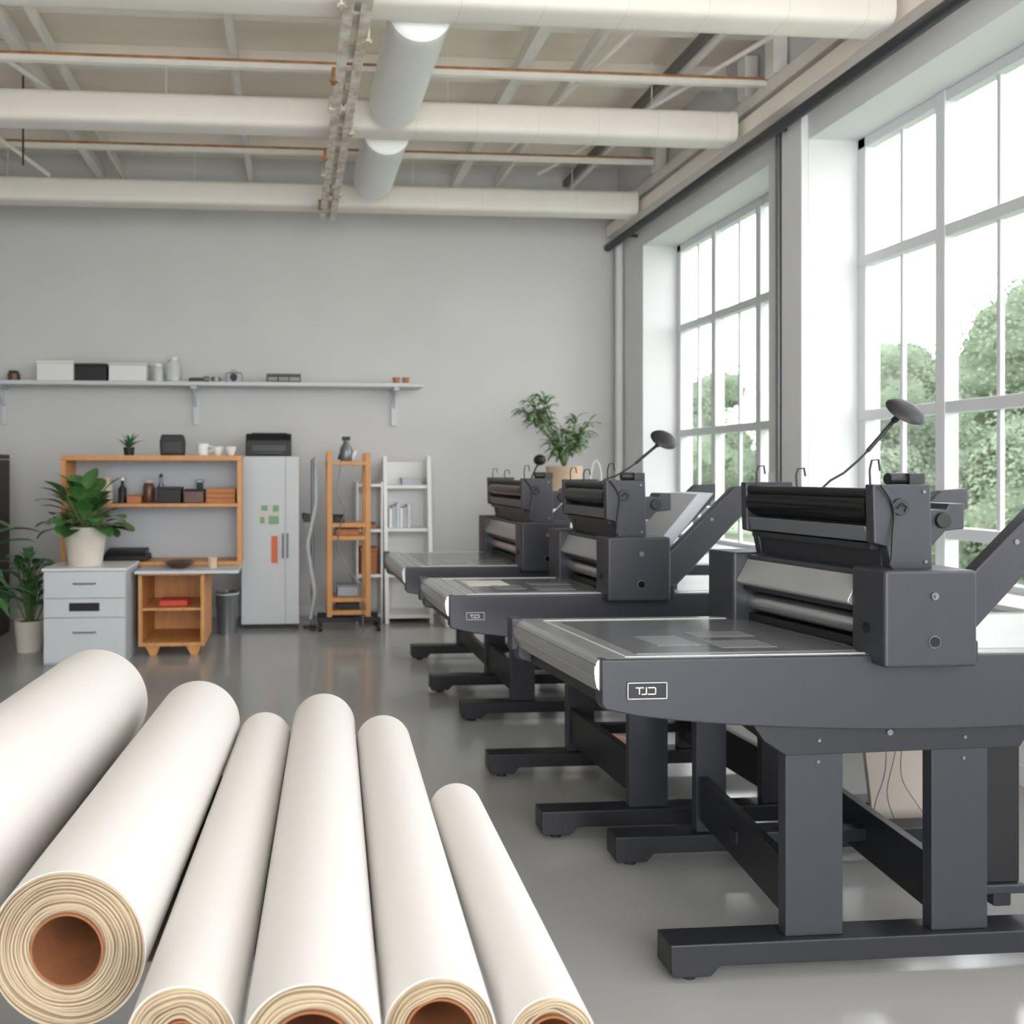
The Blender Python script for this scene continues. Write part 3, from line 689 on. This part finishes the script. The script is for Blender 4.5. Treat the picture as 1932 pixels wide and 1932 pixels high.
t = thing('pole_stand', 'grey pole stand with draped hose and clamp', 'stand', (.2, 7.62, 0))
G().cyl((0, 0, .02), (0, 0, 1.62), .016, seg=12).obj('pole', M_STEEL, t)
G().tube([(.0, -.03, 1.6), (.03, -.04, 1.64), (.03, -.05, 1.2), (-.05, -.05, .8), (.02, -.05, .35), (-.02, -.05, .1)], .02, 10).obj('draped_hose', M_CABG2, t)
g = G(); g.box(-.09, -.02, -.06, 0, 1.02, 1.10); g.cyl((-.10, -.03, 1.08), (-.06, -.03, 1.08), .03, seg=14); g.obj('clamp', M_BLKM, t, bevel=.005)
g = G(); g.box(-.09, .04, -.02, .02, 0, .03); g.box(-.02, .02, -.12, .1, 0, .03); g.obj('base', M_BLKM, t, bevel=.004)
# ------------------------------------------------------------------ pale leaning shelf unit
t = thing('leaning_shelf', 'pale grey leaning bookcase with small items', 'shelf', (.92, 7.78, 0))
g = G()
for x in (0, .445):
    g.prism([(0, 0), (.42, 0), (.42, 1.6), (.19, 1.66)], 'x', x, x + .04)
g.obj('side_panel', M_WHITE, t, bevel=.003)
for z, y in ((.05, .01), (.45, .06), (.90, .11), (1.33, .16)): G().box(.04, .445, y + .01, .42, z, z + .035).obj('shelf', M_WHITE, t, bevel=.003)
G().box(.04, .445, .40, .42, .05, 1.6).obj('back_panel', M_WHITE, t)
t = thing('low_shelf', 'white open shelf unit behind the rolling rack', 'shelf', (.64, 7.85, 0))
g = G(); g.box(0, .02, 0, .35, 0, 1.4); g.box(.245, .265, 0, .35, 0, 1.4); 
g.obj('side_panel', M_WHITE, t, bevel=.003)
for z in (.05, .45, .9, 1.35): G().box(.02, .245, 0, .35, z, z + .03).obj('shelf', M_WHITE, t, bevel=.003)
G().box(.02, .245, .34, .35, .05, 1.35).obj('back_panel', M_WHITE, t)
sbox(.77, 8.0, .48, .16, .2, .26, M_TERR, M_TERR, 'cardboard_box', 'brown cardboard box on white shelf', 'box')
sbox(.77, 8.0, .93, .14, .2, .06, M_TERR, M_JARB, 'small_box', 'small brown box on white shelf', 'box')
for i in range(6):
    h = random.uniform(.19, .26)
    G().box(-.017, .017, -.09, .09, 0, h).obj('binder', [M_WHITE, M_CABG2, M_CABG][i % 3], bevel=.003, loc=(1.0 + i * .037, 8.07, .935), label='pale binder standing on the leaning shelf', cat='binder', group='pale binders')
for i in range(4):
    G().lathe([(.03, 0), (.03, .1), (.02, .12), (.02, .14)], seg=16).obj('white_bottle', M_WHITE, loc=(1.01 + i * .09, 8.08, .485), label='small white bottle on the leaning shelf', cat='bottle', group='small white bottles')
sbox(1.22, 8.08, 1.365, .2, .14, .08, M_CABG2, M_WHITE, 'small_box', 'pale box on the leaning shelf', 'box')
t = thing('white_crate', 'white plastic crate on the floor', 'crate', (1.68, 7.7, 0))
g = G()
g.prism([(-.2, 0), (.2, 0), (.24, .3), (-.24, .3)], 'y', -.14, .14); g.obj('crate_body', M_WHITE, t, bevel=.01)
G().box(-.25, .25, -.16, .16, .3, .33).obj('rim', M_CABG, t, bevel=.006)

# ------------------------------------------------------------------ plants
def pot(t, r0, r1, h, m):
    G().lathe([(0, 0), (r0, 0), (r0 + (r1 - r0) * .9, h * .9), (r1, h * .92), (r1, h), (r1 - .012, h), (r1 - .02, h * .9), (0, h * .9)], seg=40).obj('pot', m, t)
    G().lathe([(0, h * .9 + .004), (r1 - .02, h * .9 + .004), (r1 - .02, h * .85), (0, h * .85)], seg=24).obj('soil', M_SOIL, t)
t = thing('potted_plant', 'broad-leaved green plant in cream pot on filing cabinet', 'plant', (-1.66, 6.55, .75))
pot(t, .13, .175, .31, M_POT)
g = G(); s = G()
for i in range(56):
    az = i * 2.4 + random.uniform(-.3, .3); el = random.uniform(.0, 1.5)
    bp = Vector((random.uniform(-.03, .03), random.uniform(-.03, .03), .28))
    st = Vector((math.cos(az) * math.cos(el), math.sin(az) * math.cos(el) * .6, math.sin(el))) * random.uniform(.08, .34)
    s.tube([bp, bp + st * .6 + Vector((0, 0, .02)), bp + st], .005, 6)
    g.leaf(bp + st, az, el * .8, random.uniform(.18, .25), random.uniform(.13, .18), random.uniform(.5, 1.3), fold=.12)
g.obj('foliage', M_LEAF, t); s.obj('stem', M_STEM, t)
def plant2(loc, label, R, hgt, n, potp, lm=M_LEAFD, group=None, W=.09):
    t = thing('potted_plant', label, 'plant', loc)
    pot(t, potp[0], potp[1], potp[2], M_POT)
    g = G(); s = G()
    for i in range(n):
        az = i * 2.4; f = (i + 1) / n
        top = Vector((math.cos(az) * R * .35 * f, math.sin(az) * R * .35 * f, potp[2] * .9 + hgt * random.uniform(.15, .75)))
        s.tube([(0, 0, potp[2] * .85), (top.x * .4, top.y * .4, top.z * .6), top], .006, 6)
        g.leaf(top, az, random.uniform(.4, 1.1), R * random.uniform(.5, .8), W, random.uniform(1.0, 2.0))
    g.obj('foliage', lm, t); s.obj('stem', M_STEM, t)
plant2((-2.19, 6.84, 0), 'dark green floor plant in cream pot by the cabinet', .34, .72, 34, (.10, .125, .26))
plant2((-2.62, 5.95, 0), 'tall dark green floor plant beside the dark bookcase', .92, 1.05, 54, (.12, .15, .28), W=.14)
t = thing('small_succulent', 'small spiky plant in a black pot on the hutch', 'plant', (-1.40, 6.98, zt2))
G().lathe([(0, 0), (.04, 0), (.048, .07), (.04, .07), (.035, .06), (0, .06)], seg=24).obj('pot', M_BLKM, t)
g = G()
for i in range(22): g.leaf((0, 0, .06), i * 2.4, random.uniform(.5, 1.4), random.uniform(.09, .17), .022, .5, 5)
g.obj('foliage', M_LEAF, t)
t = thing('white_stand', 'tall white cabinet stand against the back wall', 'cabinet', (2.25, 7.5, 0))
G().box(0, .8, .015, .5, 0.0, 1.25).obj('body', M_CABG, t, bevel=.005); G().box(-.01, .81, 0, .51, 1.25, 1.275).obj('top', M_WHITE, t, bevel=.004)
G().box(.01, .395, 0, .015, .03, 1.24).obj('door', M_WHITE, t, bevel=.003); G().box(.405, .79, 0, .015, .03, 1.24).obj('door', M_WHITE, t, bevel=.003)
t = thing('potted_plant', 'feathery green plant in beige pot on the white stand', 'plant', (2.70, 7.72, 1.275))
pot(t, .15, .18, .28, M_POTB)
g = G(); s = G()
for i in range(32):
    az = i * 2.4; lean = .08 + .05 * (i % 4)
    H = random.uniform(.12, .50)
    if i % 5 in (1, 2): az = math.pi + random.uniform(-.35, .35); lean = random.uniform(.18, .42); H = random.uniform(.55, .78) - (lean - .18) * .3
    if i % 5 == 3: az = random.uniform(-.5, .3); lean = random.uniform(.12, .26); H = random.uniform(.3, .52)
    top = Vector((math.cos(az) * lean, math.sin(az) * lean * .6, .25 + H))
    s.tube([(0, 0, .24), (top.x * .3, top.y * .3, .25 + H * .5), top], .004, 6)
    for j in range(13):
        f = .62 + .38 * random.random(); p = Vector((0, 0, .24)).lerp(top, f)
        if H > .5: p = Vector((top.x * .3, top.y * .3, .25 + H * .5)).lerp(top, .6 + .4 * random.random())
        g.leaf(p, random.uniform(0, 6.28), random.uniform(-.1, 1.0), random.uniform(.10, .18), .034, 1.2, 5)
g.obj('foliage', M_LEAFL, t); s.obj('stem', M_STEM, t)
t = thing('desk_lamp', 'small black adjustable desk lamp on the white stand', 'lamp', (2.38, 7.62, 1.275))
G().lathe([(.06, 0), (.06, .015), (.02, .025)], seg=24).obj('base', M_BLKM, t)
G().tube([(0, 0, .02), (-.05, 0, .14), (.0, 0, .26), (.02, -.02, .3)], .009, 8).obj('arm', M_BLKM, t)
G().ball((.03, -.03, .34), .06, (1, 1, .9), 3).obj('lamp_shade', M_BLKM, t)
t = thing('wire_hoop', 'white wire hoop standing on the white stand', 'hoop', (2.98, 7.6, 1.275))
G().tube([(-.06, 0, .004), (-.055, 0, .2), (-.03, 0, .31), (0, 0, .34), (.03, 0, .3), (.05, 0, .2), (.05, 0, .004)], .006, 8).obj('wire', M_WHITE, t)

t = thing('dark_bookcase', 'dark brown wooden bookcase beside the plants', 'bookcase', (-3.42, 7.35, 0))
g = G(); g.box(0, .04, 0, .35, 0, 1.61); g.box(.72, .77, 0, .35, 0, 1.61); g.box(0.041, .719, .33, .35, 0, 1.61); g.box(0, .77, 0, .35, 1.62, 1.66)
g.obj('frame', M_BROWN, t, bevel=.004)
for z in (.06, .5, .95, 1.3): G().box(.04, .72, .01, .33, z, z + .03).obj('shelf', M_BROWN, t)

# ------------------------------------------------------------------ outside
G().box(4.2, 60, -20, 70, -.6, -.5).obj('ground', M_GRASS, kind=S)
def tree(x, y, h, r, n, seed):
    random.seed(seed)
    t = thing('tree', 'leafy pale green tree outside the windows', 'tree', (x, y, -.5), group='trees outside')
    G().cyl((0, 0, 0), (0, 0, h * .6), .12, .06, 12).obj('trunk', M_BARK, t)
    g = G()
    for i in range(n):
        a = random.uniform(0, 6.28); q = i / (n - 1)
        rad = r * (.6 - .45 * q)
        c = Vector((math.cos(a) * rad, math.sin(a) * rad, h * .12 + q * h * .72))
        rr = r * random.uniform(.34, .46)
        g.ball(c, rr * .8, (1, 1, .9), 3, .35, 1.7)
        for j in range(1500):
            d = Vector((random.gauss(0, 1), random.gauss(0, 1), random.gauss(0, 1))).normalized()
            p = c + d * rr * (.75 + .7 * random.random() ** 1.6); u = Vector((random.gauss(0, 1), random.gauss(0, 1), random.gauss(0, 1))).normalized()
            v = d.cross(u).normalized() * .018; u = u * .03
            vs = [g.bm.verts.new(p + w) for w in (u + v, u - v, -u - v, -u + v)]
            g.bm.faces.new(vs)
    g.obj('foliage', M_TREE, t)
for i, (x, y, h, r) in enumerate([(14.2, 14.3, 6.2, 2.0), (14.6, 19.0, 5.4, 2.1), (19.5, 23.5, 6.2, 2.6), (13.2, 24.2, 5.4, 2.2), (22, 31, 7.2, 3.2), (11.0, 11.0, 2.6, 1.3), (22, 18.0, 7.0, 2.6), (10.6, 13.6, 2.3, 1.1)]):
    tree(x, y, h, r, 12, i + 1)

# ------------------------------------------------------------------ light
w = bpy.data.worlds.new('overcast'); SC.world = w; w.use_nodes = True
nt = w.node_tree; bg = nt.nodes['Background']
tc = nt.nodes.new('ShaderNodeTexCoord'); sp = nt.nodes.new('ShaderNodeSeparateXYZ'); rp = nt.nodes.new('ShaderNodeValToRGB')
rp.color_ramp.elements[0].position = .0; rp.color_ramp.elements[0].color = (.975, .97, .97, 1)
rp.color_ramp.elements[1].position = .8; rp.color_ramp.elements[1].color = (.94, .96, 1.0, 1)
nt.links.new(tc.outputs['Generated'], sp.inputs[0]); nt.links.new(sp.outputs['Z'], rp.inputs['Fac']); nt.links.new(rp.outputs[0], bg.inputs['Color'])
bg.inputs['Strength'].default_value = 5.8

# ------------------------------------------------------------------ camera
cd = bpy.data.cameras.new('camera'); cam = bpy.data.objects.new('camera', cd); COL.objects.link(cam)
cam.location = (0, 0, 1.5); cam.rotation_euler = (math.radians(90), 0, math.radians(-4))
cd.sensor_width = 36; cd.lens = 27.95; cd.shift_x = .161; cd.shift_y = -.0393
cd.clip_start = .05; cd.clip_end = 200
cd.dof.use_dof = True; cd.dof.focus_distance = 1.95; cd.dof.aperture_fstop = 4.0
SC.camera = cam
SC.view_settings.view_transform = 'Standard'
